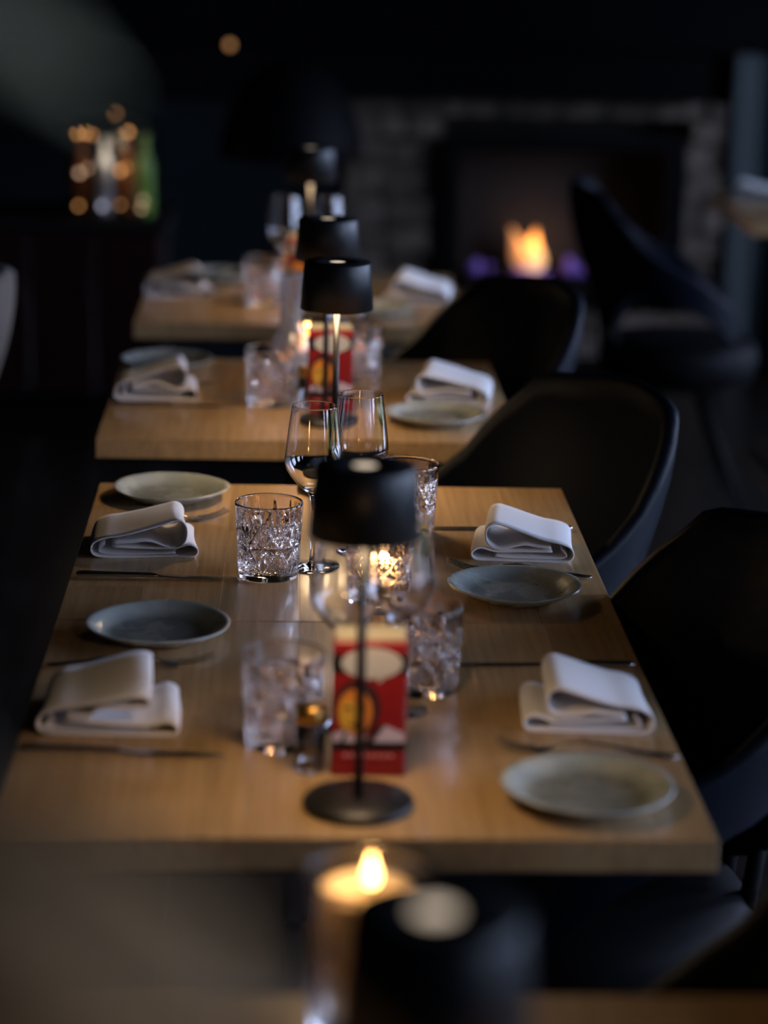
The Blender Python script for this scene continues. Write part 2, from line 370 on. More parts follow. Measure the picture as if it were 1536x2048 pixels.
# ------------------------------------------------------------------ dining tables
STAVE_T = 0.033
def make_table(cx, cy, label, group, seed, w=0.7, d=0.7):
    rnd = random.Random(seed)
    t = thing('dining_table', label, 'table', (cx, cy, 0), 0, group)
    top = MB().box(-w/2+.02, w/2-.02, -d/2+.02, d/2-.02, TZ-STAVE_T-.012, TZ-STAVE_T-.0005).build('tabletop', 'black_powder', t)
    n = 7; sw = w/n
    for i in range(n):
        cuts = [-d/2]+sorted(rnd.uniform(-d/2+.12, d/2-.12)+0 for _ in range(1 if rnd.random() < .6 else 2))+[d/2]
        cuts = [c for k, c in enumerate(cuts) if k == 0 or c-cuts[k-1] > .06 or k == len(cuts)-1]
        for a, b in zip(cuts, cuts[1:]):
            ea = .0016 if a == -d/2 else 0.0002; eb = .0016 if b == d/2 else 0.0002
            x0, x1 = -w/2+i*sw, -w/2+(i+1)*sw
            MB().box(-sw/2+.00005, sw/2-.00005, -(b-a)/2+.00005, (b-a)/2-.00005, TZ-STAVE_T, TZ, 0.0004 if 0 < i < n-1 else 0.0009).build('stave', 'maple', top, ((x0+x1)/2, (a+b)/2, 0))
    MB().lathe([(0, 0.012), (0.03, 0.012), (0.03, TZ-STAVE_T-.013), (0, TZ-STAVE_T-.013)], 20, sm=False).build('pedestal', 'black_powder', t)
    MB().box(-.2, .2, -.2, .2, 0, .012, .003).build('base_plate', 'black_powder', t)
    return t
G = 'tables in the centre row'
CY = dict(A=0.35, B=1.053, C=2.055, D=3.13)
make_table(0, CY['A'], 'pale wooden table with a lamp and red portrait box at its near edge', G, 1)
make_table(0, CY['B'], 'pale wooden table with two empty wine glasses, pushed against the nearest full table', G, 2)
make_table(-0.03, CY['C'], 'pale wooden table with a glass carafe, beyond the wine glasses', G, 3)
make_table(-0.035, CY['D'], 'pale wooden table farthest along the row, nearest the fireplace', G, 4)
make_table(0, -0.684, 'pale wooden table at the bottom edge of the photo under the glowing cut-glass candle holder', G, 5)
make_table(1.57, 4.83, 'pale wooden table set apart beside the pale column near the fireplace', None, 6)

# ------------------------------------------------------------------ table lamps
def make_lamp():
    t = thing('table_lamp', 'lamp', 'lamp')
    MB().lathe([(0, 0), (.053, 0), (.0550, .0015), (.0552, .006), (.0535, .0085), (.012, .0105), (0, .0105)], 64).build('base', 'black_powder', t)
    MB().lathe([(0, .009), (.0048, .009), (.0048, .285), (0, .285)], 20).build('stem', 'black_steel', t)
    MB().lathe([(0, .279), (.0085, .279), (.010, .282), (.010, .305), (0, .305)], 20).build('lamp_holder', 'black_steel', t)
    sh = MB(); H0, H1 = .278, .347
    sh.lathe([(.0533, H0), (.0543, H0), (.0492, H1-.0015), (.0485, H1), (.0125, H1+.0005), (.0120, H1-.001), (.0125, H1-.003), (.0478, H1-.003), (.0533, H0)], 64)
    sh.build('lamp_shade', 'black_powder', t)
    MB().lathe([(0, H1-.006), (.0119, H1-.006), (.0119, H1-.0006), (.006, H1-.0002), (0, H1-.0001)], 24).build('top_glow', 'lamp_glow', t)
    MB().lathe([(.0105, .291), (.046, .291), (.046, .295), (.0105, .295), (.0105, .291)], 32).build('diffuser', 'diffuser', t)
    l = bpy.data.lights.new('lamp_light', 'AREA'); l.shape = 'DISK'; l.size = 0.085; l.energy = LAMP_W; l.color = LAMP_COL
    o = bpy.data.objects.new('lamp_light', l); C.objects.link(o); o.parent = t; o.location = (0, 0, .2905)
    return t
LG = 'black table lamps'
lamp = make_lamp(); lamp['label'] = 'matt black table lamp in front of the sharpest red portrait box'
lamp['group'] = LG; lamp.location = (.005, .085, TZ)
q = dup(lamp, 'matt black table lamp on slim stem just behind the two wine glasses', (.003, 1.37, TZ), 0, LG)
for c in q.children:                                         # this lamp is turned up brighter than the others
    if c.type == 'LIGHT': c.data = c.data.copy(); c.data.energy = LAMP_W*2.2
dup(lamp, 'matt black table lamp beside the glass carafe, half hidden behind another lamp', (-.004, 1.845, TZ), 0, LG)
dup(lamp, 'farthest black table lamp, its shade lit blue, on the table nearest the fireplace', (-.023, 2.95, TZ), 0, LG)
dup(lamp, 'blurred black table lamp cut off by the bottom of the photo', (.012, -.95, TZ), 0, LG)

# ------------------------------------------------------------------ plates
def make_plate():
    r = .0865; m_ = MB()
    prof = [(0, .004), (.04, .004), (.056, .0046), (.063, .0065), (.071, .0115), (.080, .0172), (.0856, .0188), (.0872, .0182), (.0868, .0168), (.078, .0122), (.066, .0050), (.056, .0012), (.050, 0), (.046, .0006), (0, .0010)]
    m_.lathe(prof, 72)
    m_.v = [(x*(1+.006*math.sin(2*math.atan2(y, x)+1)), y*(1+.008*math.sin(3*math.atan2(y, x))), z+(.0008*math.sin(2*math.atan2(y, x)) if x*x+y*y > .05**2 else 0)) for x, y, z in m_.v]
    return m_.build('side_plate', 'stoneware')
PG = 'grey stoneware side plates'
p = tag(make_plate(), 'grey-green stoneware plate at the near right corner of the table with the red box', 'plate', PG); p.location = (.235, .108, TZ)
def plate(label, x, y, rz, sc=1.0):
    o = dup(p, label, (x, y, TZ), rz, PG); o.scale = (sc, sc, 1); return o
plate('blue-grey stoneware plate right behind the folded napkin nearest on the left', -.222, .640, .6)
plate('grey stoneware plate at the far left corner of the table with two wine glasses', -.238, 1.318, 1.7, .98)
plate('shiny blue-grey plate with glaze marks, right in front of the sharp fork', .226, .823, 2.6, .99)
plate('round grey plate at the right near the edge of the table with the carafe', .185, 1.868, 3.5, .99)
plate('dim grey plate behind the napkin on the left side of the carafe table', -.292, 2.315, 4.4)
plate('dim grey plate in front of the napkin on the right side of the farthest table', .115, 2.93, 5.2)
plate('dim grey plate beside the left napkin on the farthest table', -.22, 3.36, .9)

# ------------------------------------------------------------------ napkins
def catmull(pts, sub=8):
    P = [2*Vector(pts[0])-Vector(pts[1])]+[Vector(q) for q in pts]+[2*Vector(pts[-1])-Vector(pts[-2])]
    out = []
    for i in range(1, len(P)-2):
        for s in range(sub):
            t = s/sub; a, b, c, d = P[i-1:i+3]
            out.append(.5*((2*b)+(c-a)*t+(2*a-5*b+4*c-d)*t*t+(3*b-3*c+d-a)*t*t*t))
    out.append(P[-2]); return out
def make_napkin(label, x, y, rotz, w=.145, d=.12, flip=False, hn=1.0, hf=.85, loop=1.0, shift=.02, seed=0, flat=0.0):
    """a cloth strip folded to and fro; the folds are seen from the near side as loops"""
    rnd = random.Random(seed)
    def section(t):
        h = hn+(hf-hn)*t; up_ = .050*h; mid = .022*h
        L = loop*(1-.15*t)
        fatz = .012*L*(1-flat)+.004
        return [(.030, mid*.75), (.07, mid*.62+.001), (w-.034, mid*.55+.001), (w-.012, mid*.70+.002), (w-.001, mid*.48), (w-.006, .0022), (w-.03, .0014), (.06, .0014), (.016, .0018),
                (.002, .008), (.0045, mid*.95), (.02, mid*1.22+.002), (.045, mid*1.3+.005), (w-shift-.03, up_*.94), (w-shift-.012, up_), (w-shift-.002, up_-.55*fatz), (w-shift-.004, up_-1.6*fatz), (w-shift-.020, up_-2.1*fatz),
                (w-shift-.052, max(mid*1.05+.001, up_-2.2*fatz-.001)), (.055, mid*1.05), (.032, mid*.98)]
    rows = []
    ny = 9
    for j in range(ny):
        t = j/(ny-1)
        c = catmull([(a, b, 0) for a, b in section(t)], 6)
        wob = .0025*math.sin(t*3+seed)
        rows.append([((q.x-w/2)*(-1 if flip else 1)*(1-.05*t)+wob, (t-.5)*d+.004*math.sin(q.x*40+seed)*(q.y/.05), max(q.y, .0012)+.0012*math.sin(t*5+q.x*30+seed)*min(1, q.y/.03)) for q in c])
    o = MB().grid(rows).build('folded_napkin', 'linen', None, (x, y, TZ), rotz)
    md = o.modifiers.new('thickness', 'SOLIDIFY'); md.thickness = .0022; md.offset = 0
    # a second, inner ply lies inside the folds
    rows = []
    for j in range(5):
        t = j/4; h = hn+(hf-hn)*t; mid = .022*h; up_ = .050*h
        c = catmull([(.020, mid*.85, 0), (.012, mid*.45, 0), (.022, .006, 0), (.05, .0052, 0), (w-.05, .0055, 0), (w-.03, .0065, 0)], 4)
        rows.append([((q.x-w/2)*(-1 if flip else 1), (t-.5)*(d-.004), q.y) for q in c])
    q = MB().grid(rows).build('inner_ply', 'linen', o); md = q.modifiers.new('thickness', 'SOLIDIFY'); md.thickness = .0014; md.offset = 0
    return tag(o, label, 'napkin', 'folded white napkins')
make_napkin('folded white napkin at the near left, before the blue-grey plate and behind a blurred knife', -.258, .345, R(-1), .152, .125, False, .92, 1.12, .5, .030, 1, .6)
make_napkin('folded white napkin at the near right beside the navy chair, behind a blurred fork', .262, .36, R(-4), .142, .115, True, 1.0, 1.05, .9, .024, 2)
make_napkin('sharp folded white napkin with open loop, on the left behind the steel knife', -.262, 1.045, R(3), .145, .120, False, 1.0, .95, 1.15, .014, 3)
make_napkin('sharp folded white napkin with rolled fold, on the right behind the sharp fork', .258, 1.045, R(-4), .140, .120, True, 1.0, .98, 1.0, .018, 4)
make_napkin('blurred folded white napkin on the left of the table with the carafe', -.300, 2.07, R(4), .145, .125, False, 1.22, 1.1, 1.3, .018, 5)
make_napkin('blurred folded white napkin on the right of the table with the carafe', .225, 2.075, R(-9), .145, .13, True, 1.0, 1.05, .9, .016, 6)
make_napkin('blurred folded white napkin on the left of the farthest table of the row', -.315, 3.155, R(5), .148, .125, False, 1.35, 1.2, 1.3, .018, 7)
make_napkin('blurred folded white napkin on the right of the farthest table of the row', .222, 3.13, R(-12), .142, .13, True, 1.0, 1.15, .9, .018, 8)
make_napkin('folded white napkin on the separate table beside the pale column', 1.335, 5.03, R(-10), .16, .14, True, 1.0, 1.0, 1.0, .018, 9)

# ------------------------------------------------------------------ cutlery (local +x runs from handle end to tip, origin at the middle)
def loft(mb, secs, n=10):
    """secs: (x, halfwidth, halfthick, z)"""
    rows = [[(x, hwid*math.cos(2*math.pi*k/n), z+ht*math.sin(2*math.pi*k/n)) for k in range(n)] for x, hwid, ht, z in secs]
    mb.grid(rows, closed_u=True)
    mb.add(rows[0], [tuple(range(n))]); mb.add(rows[-1], [tuple(range(n))]); return mb
def make_fork(label):
    t = thing('fork', label, 'fork', group='steel forks')
    loft(MB(), [(-.096, .002, .001, .0030), (-.094, .0048, .0016, .0030), (-.085, .0068, .0020, .0028), (-.05, .0056, .0019, .0062), (-.02, .0040, .0018, .0105), (.005, .0030, .0018, .0125), (.022, .0028, .0018, .0105), (.034, .0036, .0017, .0065)]).build('handle', 'steel', t)
    loft(MB(), [(.032, .0034, .0016, .0068), (.040, .0075, .0012, .0040), (.048, .0112, .0011, .0024), (.056, .0120, .0010, .0022)]).build('neck', 'steel', t)
    for yy in (-.0100, -.0034, .0034, .0100):
        mm = loft(MB(), [(.055, .0022, .0010, .0023), (.070, .0019, .0009, .0032), (.084, .0016, .0008, .0070), (.096, .0009, .0006, .0125)], 8)
        mm.v = [(x, y+yy, z) for x, y, z in mm.v]; mm.build('tine', 'steel', t)
    return t
def make_knife(label):
    t = thing('table_knife', label, 'knife', group='steel table knives')
    loft(MB(), [(-.108, .002, .001, .0045), (-.106, .0055, .003, .0045), (-.098, .0068, .0038, .0045), (-.06, .0058, .0036, .0044), (-.012, .0046, .0034, .0042), (-.006, .0055, .0032, .0040), (-.002, .0050, .0024, .0038)]).build('handle', 'steel', t)
    loft(MB(), [(-.003, .0044, .0015, .0036), (.006, .0060, .0009, .0030), (.03, .0078, .0007, .0024), (.07, .0082, .0006, .0020), (.095, .0062, .0005, .0018), (.105, .0030, .0004, .0016), (.108, .0006, .0003, .0016)]).build('blade', 'steel', t)
    return t
def lay(o, a, b):
    a = Vector((*a, 0)); b = Vector((*b, 0)); o.location = ((a.x+b.x)/2, (a.y+b.y)/2, TZ+.0002); o.rotation_euler = (0, 0, math.atan2(b.y-a.y, b.x-a.x)); return o
lay(make_fork('sharp steel fork with raised tines behind the shiny blue-grey plate'), (.337, .905), (.150, .950))
F0 = [o for o in C.objects if o.name == 'fork'][0]
lay(dup(F0, 'blurred steel fork between the near right napkin and the grey-green plate', (0, 0, 0), 0), (.343, .226), (.158, .250))
lay(dup(F0, 'steel fork sticking out behind the sharp left napkin, in front of the far left plate', (0, 0, 0), 0), (-.335, 1.135), (-.150, 1.205))
lay(dup(F0, 'steel fork half under the rim of the blue-grey plate on the near left', (0, 0, 0), 0), (-.345, .515), (-.150, .530))
lay(make_knife('sharp steel knife on the left with its tip at the rose-tinted cut-glass tumbler'), (-.342, .892), (-.126, .885))
K0 = [o for o in C.objects if o.name == 'table_knife'][0]
lay(dup(K0, 'blurred steel knife in front of the near left napkin', (0, 0, 0), 0), (-.345, .236), (-.130, .220))
lay(dup(K0, 'dark steel knife behind the near right napkin', (0, 0, 0), 0), (.343, .531), (.128, .533))
lay(dup(K0, 'dark steel knife behind the sharp right napkin', (0, 0, 0), 0), (.338, 1.152), (.123, 1.154))
lay(dup(K0, 'dim steel knife in front of the left napkin on the carafe table', (0, 0, 0), 0), (-.372, 1.965), (-.158, 1.955))

# ------------------------------------------------------------------ cut-glass tumblers
def cut_pattern(u, v, n):
    """depth of the cuts (0..1) at u (turns, 0..1) and v (0..1 up the patterned band): crossed grooves, hatched lozenges and leaf fans"""
    U = (u*n) % 1.0; U = 2*U-1; V = 2*v-1
    d = 0.0
    for dd in (abs(abs(U)-abs(V)),):
        d = max(d, 1-dd/.085)
    if abs(V) < abs(U):                                   # side lozenges: star of rays about (±1, 0)
        a = math.atan2(V, 1-abs(U)); q = abs(((a/(math.pi/5)) % 1)-.5)*2
        r = math.hypot(1-abs(U), V)
        d = max(d, (q-.45)*1.5*(1 if r > .10 else 0))
    elif V < 0 or int(u*n) % 2 == 0:                      # hatched lozenge
        a, b = (U+V)*6.5, (U-V)*6.5
        hatch = max(abs((a % 1)-.5), abs((b % 1)-.5))*2
        d = max(d, .55*(hatch-.35))
    if V > .15 and abs(V) >= abs(U):                      # leaves that rise over the band
        for ang in (-.42, 0, .42):
            cx, cz = math.sin(ang), math.cos(ang)
            s = U*cx+(V)*cz; tt = abs(U*cz-V*cx)
            if .25 < s < 1.0: d = max(d, 1-tt/(.13*math.sin(math.pi*(s-.25)/.75)+1e-4))
    return max(0.0, min(1.0, d))
def tumbler_mesh(name, material, r0=.0395, r1=.0450, h=.102, n=6, res=264, cut=.0034):
    m_ = MB(); z0, z1 = .012, h*.80; nz = 64
    rows = []
    for z in (0.0004, .002): rows.append([(( r0-.003+z*1.3)*math.cos(2*math.pi*k/res), (r0-.003+z*1.3)*math.sin(2*math.pi*k/res), z) for k in range(res)])
    rows.append([(r0*math.cos(2*math.pi*k/res), r0*math.sin(2*math.pi*k/res), .006) for k in range(res)])
    for j in range(nz+1):
        v = j/nz; z = z0+(z1-z0)*v; r = r0+(r1-r0)*z/h
        fade = min(1, (1-v)/.05+.0, v/.04)
        row_ = []
        for k in range(res):
            rr = r-cut*cut_pattern(k/res, v, n)*fade
            row_.append((rr*math.cos(2*math.pi*k/res), rr*math.sin(2*math.pi*k/res), z))
        rows.append(row_)
    for rr, z in ((r1-.0002, h-.005), (r1-.0001, h-.002), (r1-.0009, h-.0004), (r1-.0016, h), (r1-.0023, h-.0006), (r1-.0026, h-.003), (r1-.0027, h-.006), (r1-.0034, h*.80), (r0-.0042+.0008, .030), (r0-.005, .018), (r0-.010, .0125)):
        rows.append([(rr*math.cos(2*math.pi*k/res), rr*math.sin(2*math.pi*k/res), z) for k in range(res)])
    m_.grid(rows[:3+nz+1], closed_u=True, sm=False)                # faceted cuts
    o_ = len(m_.v)-res; n_ = len(rows)-(3+nz+1); m_.v += [p for r in rows[3+nz+1:] for p in r]
    fs = [(o_+i*res+k, o_+i*res+(k+1) % res, o_+(i+1)*res+(k+1) % res, o_+(i+1)*res+k) for i in range(n_) for k in range(res)]
    m_.f += fs; m_.smooth += [True]*len(fs)
    nv = len(m_.v); m_.v += [(0, 0, .0025), (0, 0, .0115)]
    last = nv-res
    m_.f += [(k, nv, (k+1) % res) for k in range(res)]+[(last+k, last+(k+1) % res, nv+1) for k in range(res)]
    m_.smooth += [True]*(2*res)
    return m_.mesh(name, material)
TM = tumbler_mesh('cut_glass_tumbler', 'cut_glass')
def tumbler(label, x, y, rz=0.0):
    return tag(link('cut_glass_tumbler', TM, None, (x, y, TZ+.0002), rz), label, 'glass', 'cut-glass tumblers')
tumbler('sharp rose-tinted cut-glass tumbler at the tip of the steel knife', -.091, .904, .35)
tumbler('cut-glass tumbler half hidden behind the nearest lamp shade, right of the wine glasses', .100, 1.130, .8)
tumbler('blurred cut-glass tumbler behind the brass-lidded shaker on the table with the red box', -.070, .262, 1.3)
tumbler('sparkling cut-glass tumbler right of the red portrait box on the nearest full table', .088, .445, 2.1)
tumbler('blurred cut-glass tumbler in front of the glass carafe', -.098, 1.985, .2)
tumbler('dim cut-glass tumbler right of the red box on the carafe table', .062, 2.215, 1.0)
tumbler('dim cut-glass tumbler left of the red box on the farthest table', -.120, 3.03, 1.7)

# ------------------------------------------------------------------ wine glasses
def wine_mesh():
    out = [(0, 0), (.0335, 0), (.0345, .0006), (.034, .0013), (.020, .0028), (.009, .0052), (.0050, .009), (.0038, .016), (.0034, .035), (.0033, .070), (.0036, .090), (.0048, .098), (.0075, .1025), (.0135, .1075), (.022, .1150), (.0300, .1245), (.0360, .1345), (.0385, .1425), (.0388, .148), (.0380, .158), (.0345, .187), (.0310, .212), (.03005, .2196), (.02992, .2206), (.0297, .2212), (.0294, .2214)]
    inn = [(.0292, .2212), (.0291, .2206), (.02925, .2196), (.0302, .212), (.0337, .187), (.0370, .158), (.0378, .148), (.0374, .1427), (.0348, .1352), (.0288, .1255), (.0207, .1165), (.012, .1095), (.005, .1068), (0, .1062)]
    return MB().lathe(out+inn, 96).mesh('wine_glass', 'clear_glass')
WM = wine_mesh()
def wine(label, x, y): return tag(link('wine_glass', WM, None, (x, y, TZ+.0002)), label, 'glass', 'empty wine glasses')
wine('sharp empty wine glass behind the rose-tinted tumbler, lower of the two sharp ones', -.033, .948)
wine('sharp empty wine glass whose rim stands just before the red box of the carafe table', .030, 1.025)
wine('blurred wine glass left of the red portrait box, its bowl below the nearest lamp shade', -.004, .325)
wine('blurred wine glass with green reflections, between the candle and the nearest lamp shade', .056, .375)
wine('dim wine glass behind the red box on the carafe table', .035, 2.10)
wine('dim wine glass left of the farthest lamp on the last table', -.075, 3.14)
wine('dim wine glass with blue reflections under the farthest lamp shade', .018, 3.16)

# ------------------------------------------------------------------ candles in glass
HM = tumbler_mesh('candle_holder', 'cut_glass', .040, .0455, .098, 6, 132, .0020)
TALL = MB().lathe([(0, .0004), (.033, .0004), (.036, .003), (.038, .05), (.039, .098), (.0385, .0995), (.0375, .098), (.036, .05), (.0335, .010), (0, .008)], 48).mesh('candle_holder', 'amber_glass')
def candle(label_h, label_c, x, y, me, inner_z, flame_w=.0048, watts=.5, lift=0.0, pr=.041, grp=('glass candle holders', 'tealight candles')):
    h = tag(link('candle_holder', me, None, (x, y, TZ+.0002)), label_h, 'candle holder', grp[0])
    c = thing('tealight', label_c, 'candle', (x, y, TZ+inner_z), 0, grp[1])
    if not lift: MB().lathe([(0, 0), (.0185, 0), (.019, .0005), (.019, .015), (.0182, .015), (.0182, .011), (0, .0108)], 28).build('cup', 'tin', c)
    if lift:
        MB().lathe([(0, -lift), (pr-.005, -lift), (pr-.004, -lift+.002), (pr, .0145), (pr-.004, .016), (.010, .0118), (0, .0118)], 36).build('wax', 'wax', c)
    else:
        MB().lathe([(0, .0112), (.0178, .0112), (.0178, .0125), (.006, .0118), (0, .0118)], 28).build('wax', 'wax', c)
    MB().tube([(0, 0, .0118), (.0003, 0, .018), (.001, 0, .021)], .0007, 6).build('wick', 'wick', c)
    f = MB().lathe([(0, .0175), (flame_w*.7, .020), (flame_w, .0245), (flame_w*.85, .030), (flame_w*.4, .038), (0, .045)], 14).build('flame', 'candle_flame', c)
    l = bpy.data.lights.new('candle_light', 'POINT'); l.energy = watts; l.color = (1, .55, .22); l.shadow_soft_size = .008
    o = bpy.data.objects.new('candle_light', l); C.objects.link(o); o.parent = c; o.location = (0, 0, .052)
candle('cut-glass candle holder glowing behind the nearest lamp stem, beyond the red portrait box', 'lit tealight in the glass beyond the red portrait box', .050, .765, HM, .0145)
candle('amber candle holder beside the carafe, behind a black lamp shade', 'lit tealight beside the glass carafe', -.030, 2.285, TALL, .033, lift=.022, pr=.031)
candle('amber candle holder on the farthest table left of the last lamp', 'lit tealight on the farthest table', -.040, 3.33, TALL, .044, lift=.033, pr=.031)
BIG = tumbler_mesh('candle_holder', 'cut_glass', .047, .054, .132, 7, 132, .0014)
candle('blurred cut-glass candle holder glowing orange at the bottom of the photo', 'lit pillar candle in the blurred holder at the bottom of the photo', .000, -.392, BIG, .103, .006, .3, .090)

# ------------------------------------------------------------------ carafe, shakers, red boxes
cf = tag(MB().lathe([(0, .0004), (.034, .0004), (.037, .004), (.038, .02), (.038, .074), (.036, .084), (.030, .097), (.023, .110), (.0200, .124), (.0195, .165), (.0205, .198), (.0225, .210), (.0230, .2135), (.0220, .2142), (.0205, .208),
         (.0190, .197), (.0180, .165), (.0185, .124), (.0215, .110), (.0285, .096), (.0345, .083), (.0365, .073), (.0365, .02), (.034, .009), (0, .007)], 48).build('carafe', 'carafe_glass', None, (-.062, 2.12, TZ+.0002)),
         'clear glass carafe with narrow neck behind the blurred tumbler', 'carafe')
def make_shaker(label):
    t = thing('pepper_shaker', label, 'shaker', group='brass-lidded shakers')
    MB().lathe([(0, 0), (.0150, 0), (.0158, .001), (.0158, .052), (.0145, .054), (.0135, .052), (.0135, .0045), (0, .004)], 32).build('jar', 'clear_glass', t)
    MB().lathe([(0, .0046), (.0130, .0046), (.0130, .046), (0, .047)], 24).build('pepper', 'pepper', t)
    MB().lathe([(0, .0545), (.0162, .0545), (.0165, .056), (.0165, .068), (.0145, .0715), (0, .0725)], 32).build('lid', 'brass', t)
    return t
sk = make_shaker('small glass shaker with brass lid standing left of the red portrait box'); sk.location = (-.042, .185, TZ+.0002)
dup(sk, 'dim glass shaker with brass lid between the carafe and the red box', (-.034, 1.975, TZ+.0002))
def ellipse(cx, cz, rx, rz, n=28, a0=0, a1=360): return [(cx+rx*math.cos(R(a0+(a1-a0)*i/n)), cz+rz*math.sin(R(a0+(a1-a0)*i/n))) for i in range(n)]
def make_box(label):
    t = thing('printed_box', label, 'box', group='red printed boxes')
    w, h, d = .076, .150, .040
    MB().box(-w/2, w/2, 0, d, 0, h-.006, .0015).build('carton', 'box_red', t)
    MB().box(-w/2+.002, w/2-.002, .002, d-.002, h-.006, h, .001).build('lid', 'box_cream', t)
    def pr(name, polys, mt, layer, lab=None):
        m_ = MB()
        for q in polys: m_.prism(q, -.0003*layer, -.0003*layer+.0003 if layer > 1 else .0002)
        o = m_.build(name, mt, t)
        if lab: o['label'] = lab
    rect = lambda a, b, c, e: [(a, c), (b, c), (b, e), (a, e)]
    pr('band', [rect(-w/2, w/2, .110, .131)], 'box_black', 1, 'black band behind the speech bubble')
    pr('stripe', [rect(-w/2, w/2, .028, .037)], 'box_black', 1, 'black stripe under the portrait')
    pr('speech_bubble', [ellipse(.002, .121, .031, .0165), [(.006, .108), (.016, .108), (.010, .100)]], 'print_white', 2, 'white speech bubble')
    pr('hair', [ellipse(-.012, .074, .0235, .029)], 'print_hair', 2, 'dark hair of the printed head')
    pr('face', [ellipse(-.0145, .069, .0180, .0245), rect(-.021, -.004, .036, .050)], 'print_orange', 3, 'orange printed face')
    pr('cheek', [ellipse(-.0205, .066, .0095, .0165)], 'print_yellow', 4, 'yellow lit side of the printed face')
    pr('eye', [ellipse(-.0215, .0735, .0045, .0016), ellipse(-.0065, .0735, .0045, .0016)], 'print_hair', 5)
    pr('mouth', [ellipse(-.014, .0555, .0060, .0016)], 'print_hair', 5)
    pr('shirt', [[(-.036, .037), (.0365, .037), (.0365, .047), (.016, .055), (.002, .045), (-.012, .041), (-.024, .050), (-.036, .046)]], 'print_lilac', 4, 'pale printed shirt collar')
    pr('lapel', [[(-.006, .037), (.004, .037), (.016, .055), (.010, .056)], [(-.030, .037), (-.026, .037), (-.020, .049), (-.023, .050)]], 'print_hair', 5, 'dark printed lapels')
    pr('text_line', [rect(-.026+i*.0067, -.026+i*.0067+.0050, .0205, .0240) for i in range(8)], 'print_pink', 2, 'pale pink line of print')
    return t
bx = make_box('red printed box with portrait and speech bubble behind the nearest lamp stem'); bx.location = (.017, .168, TZ+.0002); bx.rotation_euler = (0, 0, R(-1))
dup(bx, 'red printed box with portrait on the carafe table, behind two lamp stems', (.006, 1.925, TZ+.0002), R(2))
dup(bx, 'red printed box mostly hidden behind lamp shades on the farthest table', (-.030, 3.03, TZ+.0002), R(-2))

# ------------------------------------------------------------------ chairs
def make_chair(label, velvet='navy_velvet'):
    """tub chair facing -x; origin on the floor under the seat"""
    t = thing('tub_chair', label, 'chair', group=None)
    keys = [(0, .885), (40, .87), (55, .81), (70, .73), (85, .685), (100, .66), (122, .58)]
    def rim(a):
        a = abs(a)
        for (a0, z0), (a1, z1) in zip(keys, keys[1:]):
            if a <= a1: return z0+(z1-z0)*smoothstep((a-a0)/(a1-a0))*.4+(z1-z0)*.6*(a-a0)/(a1-a0)
        return keys[-1][1]
    outer = []; inner = []
    N = 41; V = 10
    for j in range(V+1):
        v = j/V; ro, ri = [], []   # the shell's lower edge climbs towards the arms
        for i in range(N):
            a = -122+244*i/(N-1); zb = .50+(rim(a)-.10-.50)*smoothstep((abs(a)-15)/75); z = zb+(rim(a)-zb)*v; q = smoothstep((z-.40)/.46)
            cx = -.02+.08*q; rx = .205+.035*q; ry = .205+.05*q
            ca, sa = math.cos(R(a)), math.sin(R(a)); th = .017*(1-.25*v)
            ro.append((cx+(rx+th)*ca, (ry+th)*sa, z)); ri.append((cx+(rx-th)*ca, (ry-th)*sa, z))
        outer.append(ro); inner.append(ri)
    top_mid = [((a[0]+b[0])/2, (a[1]+b[1])/2, a[2]+.010) for a, b in zip(outer[-1], inner[-1])]
    rows = outer+[top_mid]+inner[::-1]+[outer[0]]
    m_ = MB(); m_.grid(rows)
    for e in (0, N-1): m_.add([r[e] for r in rows[:-1]], [tuple(range(len(rows)-1))])
    m_.build('shell', velvet, t)
    MB().lathe([(0, .355), (.17, .355), (.205, .37), (.215, .41), (.214, .445), (.198, .468), (.15, .478), (0, .48)], 40).build('seat_cushion', 'satin_black' if velvet == 'navy_velvet' else velvet, t)
    for a in (-28, 0, 28):                                     # posts that carry the wrap-round back
        MB().tube([(.15*math.cos(R(a)), .15*math.sin(R(a)), .385), (.205*math.cos(R(a)), .205*math.sin(R(a)), .45), (.222*math.cos(R(a)), .222*math.sin(R(a)), .585)], .011, 8).build('post', 'satin_black', t)
    MB().lathe([(0, .335), (.10, .335), (.10, .3545), (0, .3545)], 24, sm=False).build('seat_plate', 'satin_black', t)
    for a in (45, 135, 225, 315):
        ca, sa = math.cos(R(a)), math.sin(R(a))
        MB().tube([(.075*ca, .075*sa, .345), (.25*ca, .25*sa, .006)], [.013, .009], 10).build('leg', 'satin_black', t)
    return t
CX = .235
ch = make_chair('navy tub chair at the right of the nearest full table, its arm lit blue'); ch.location = (CX+.055, .565, 0); ch['group'] = 'navy tub chairs'; ch.rotation_euler = (0, 0, R(18))
dup(ch, 'navy tub chair at the right of the table with two wine glasses', (CX-.02, 1.40, 0), R(30), 'navy tub chairs')
dup(ch, 'navy tub chair with bright blue edge at the right of the carafe table', (CX-.045, 2.40, 0), R(30), 'navy tub chairs')
dup(ch, 'navy tub chair in the dark bottom right corner, behind the last lamp', (CX+.05, -.45, 0), R(20), 'navy tub chairs')
dup(ch, 'dark tub chair turned away, at the table beside the pale column', (0.99, 4.25, 0), R(178), 'navy tub chairs')
bc = make_chair('beige upholstered tub chair cut off by the left edge of the photo', 'beige_linen'); bc.location = (-.915, 2.55, 0); bc.rotation_euler = (0, 0, R(-4))

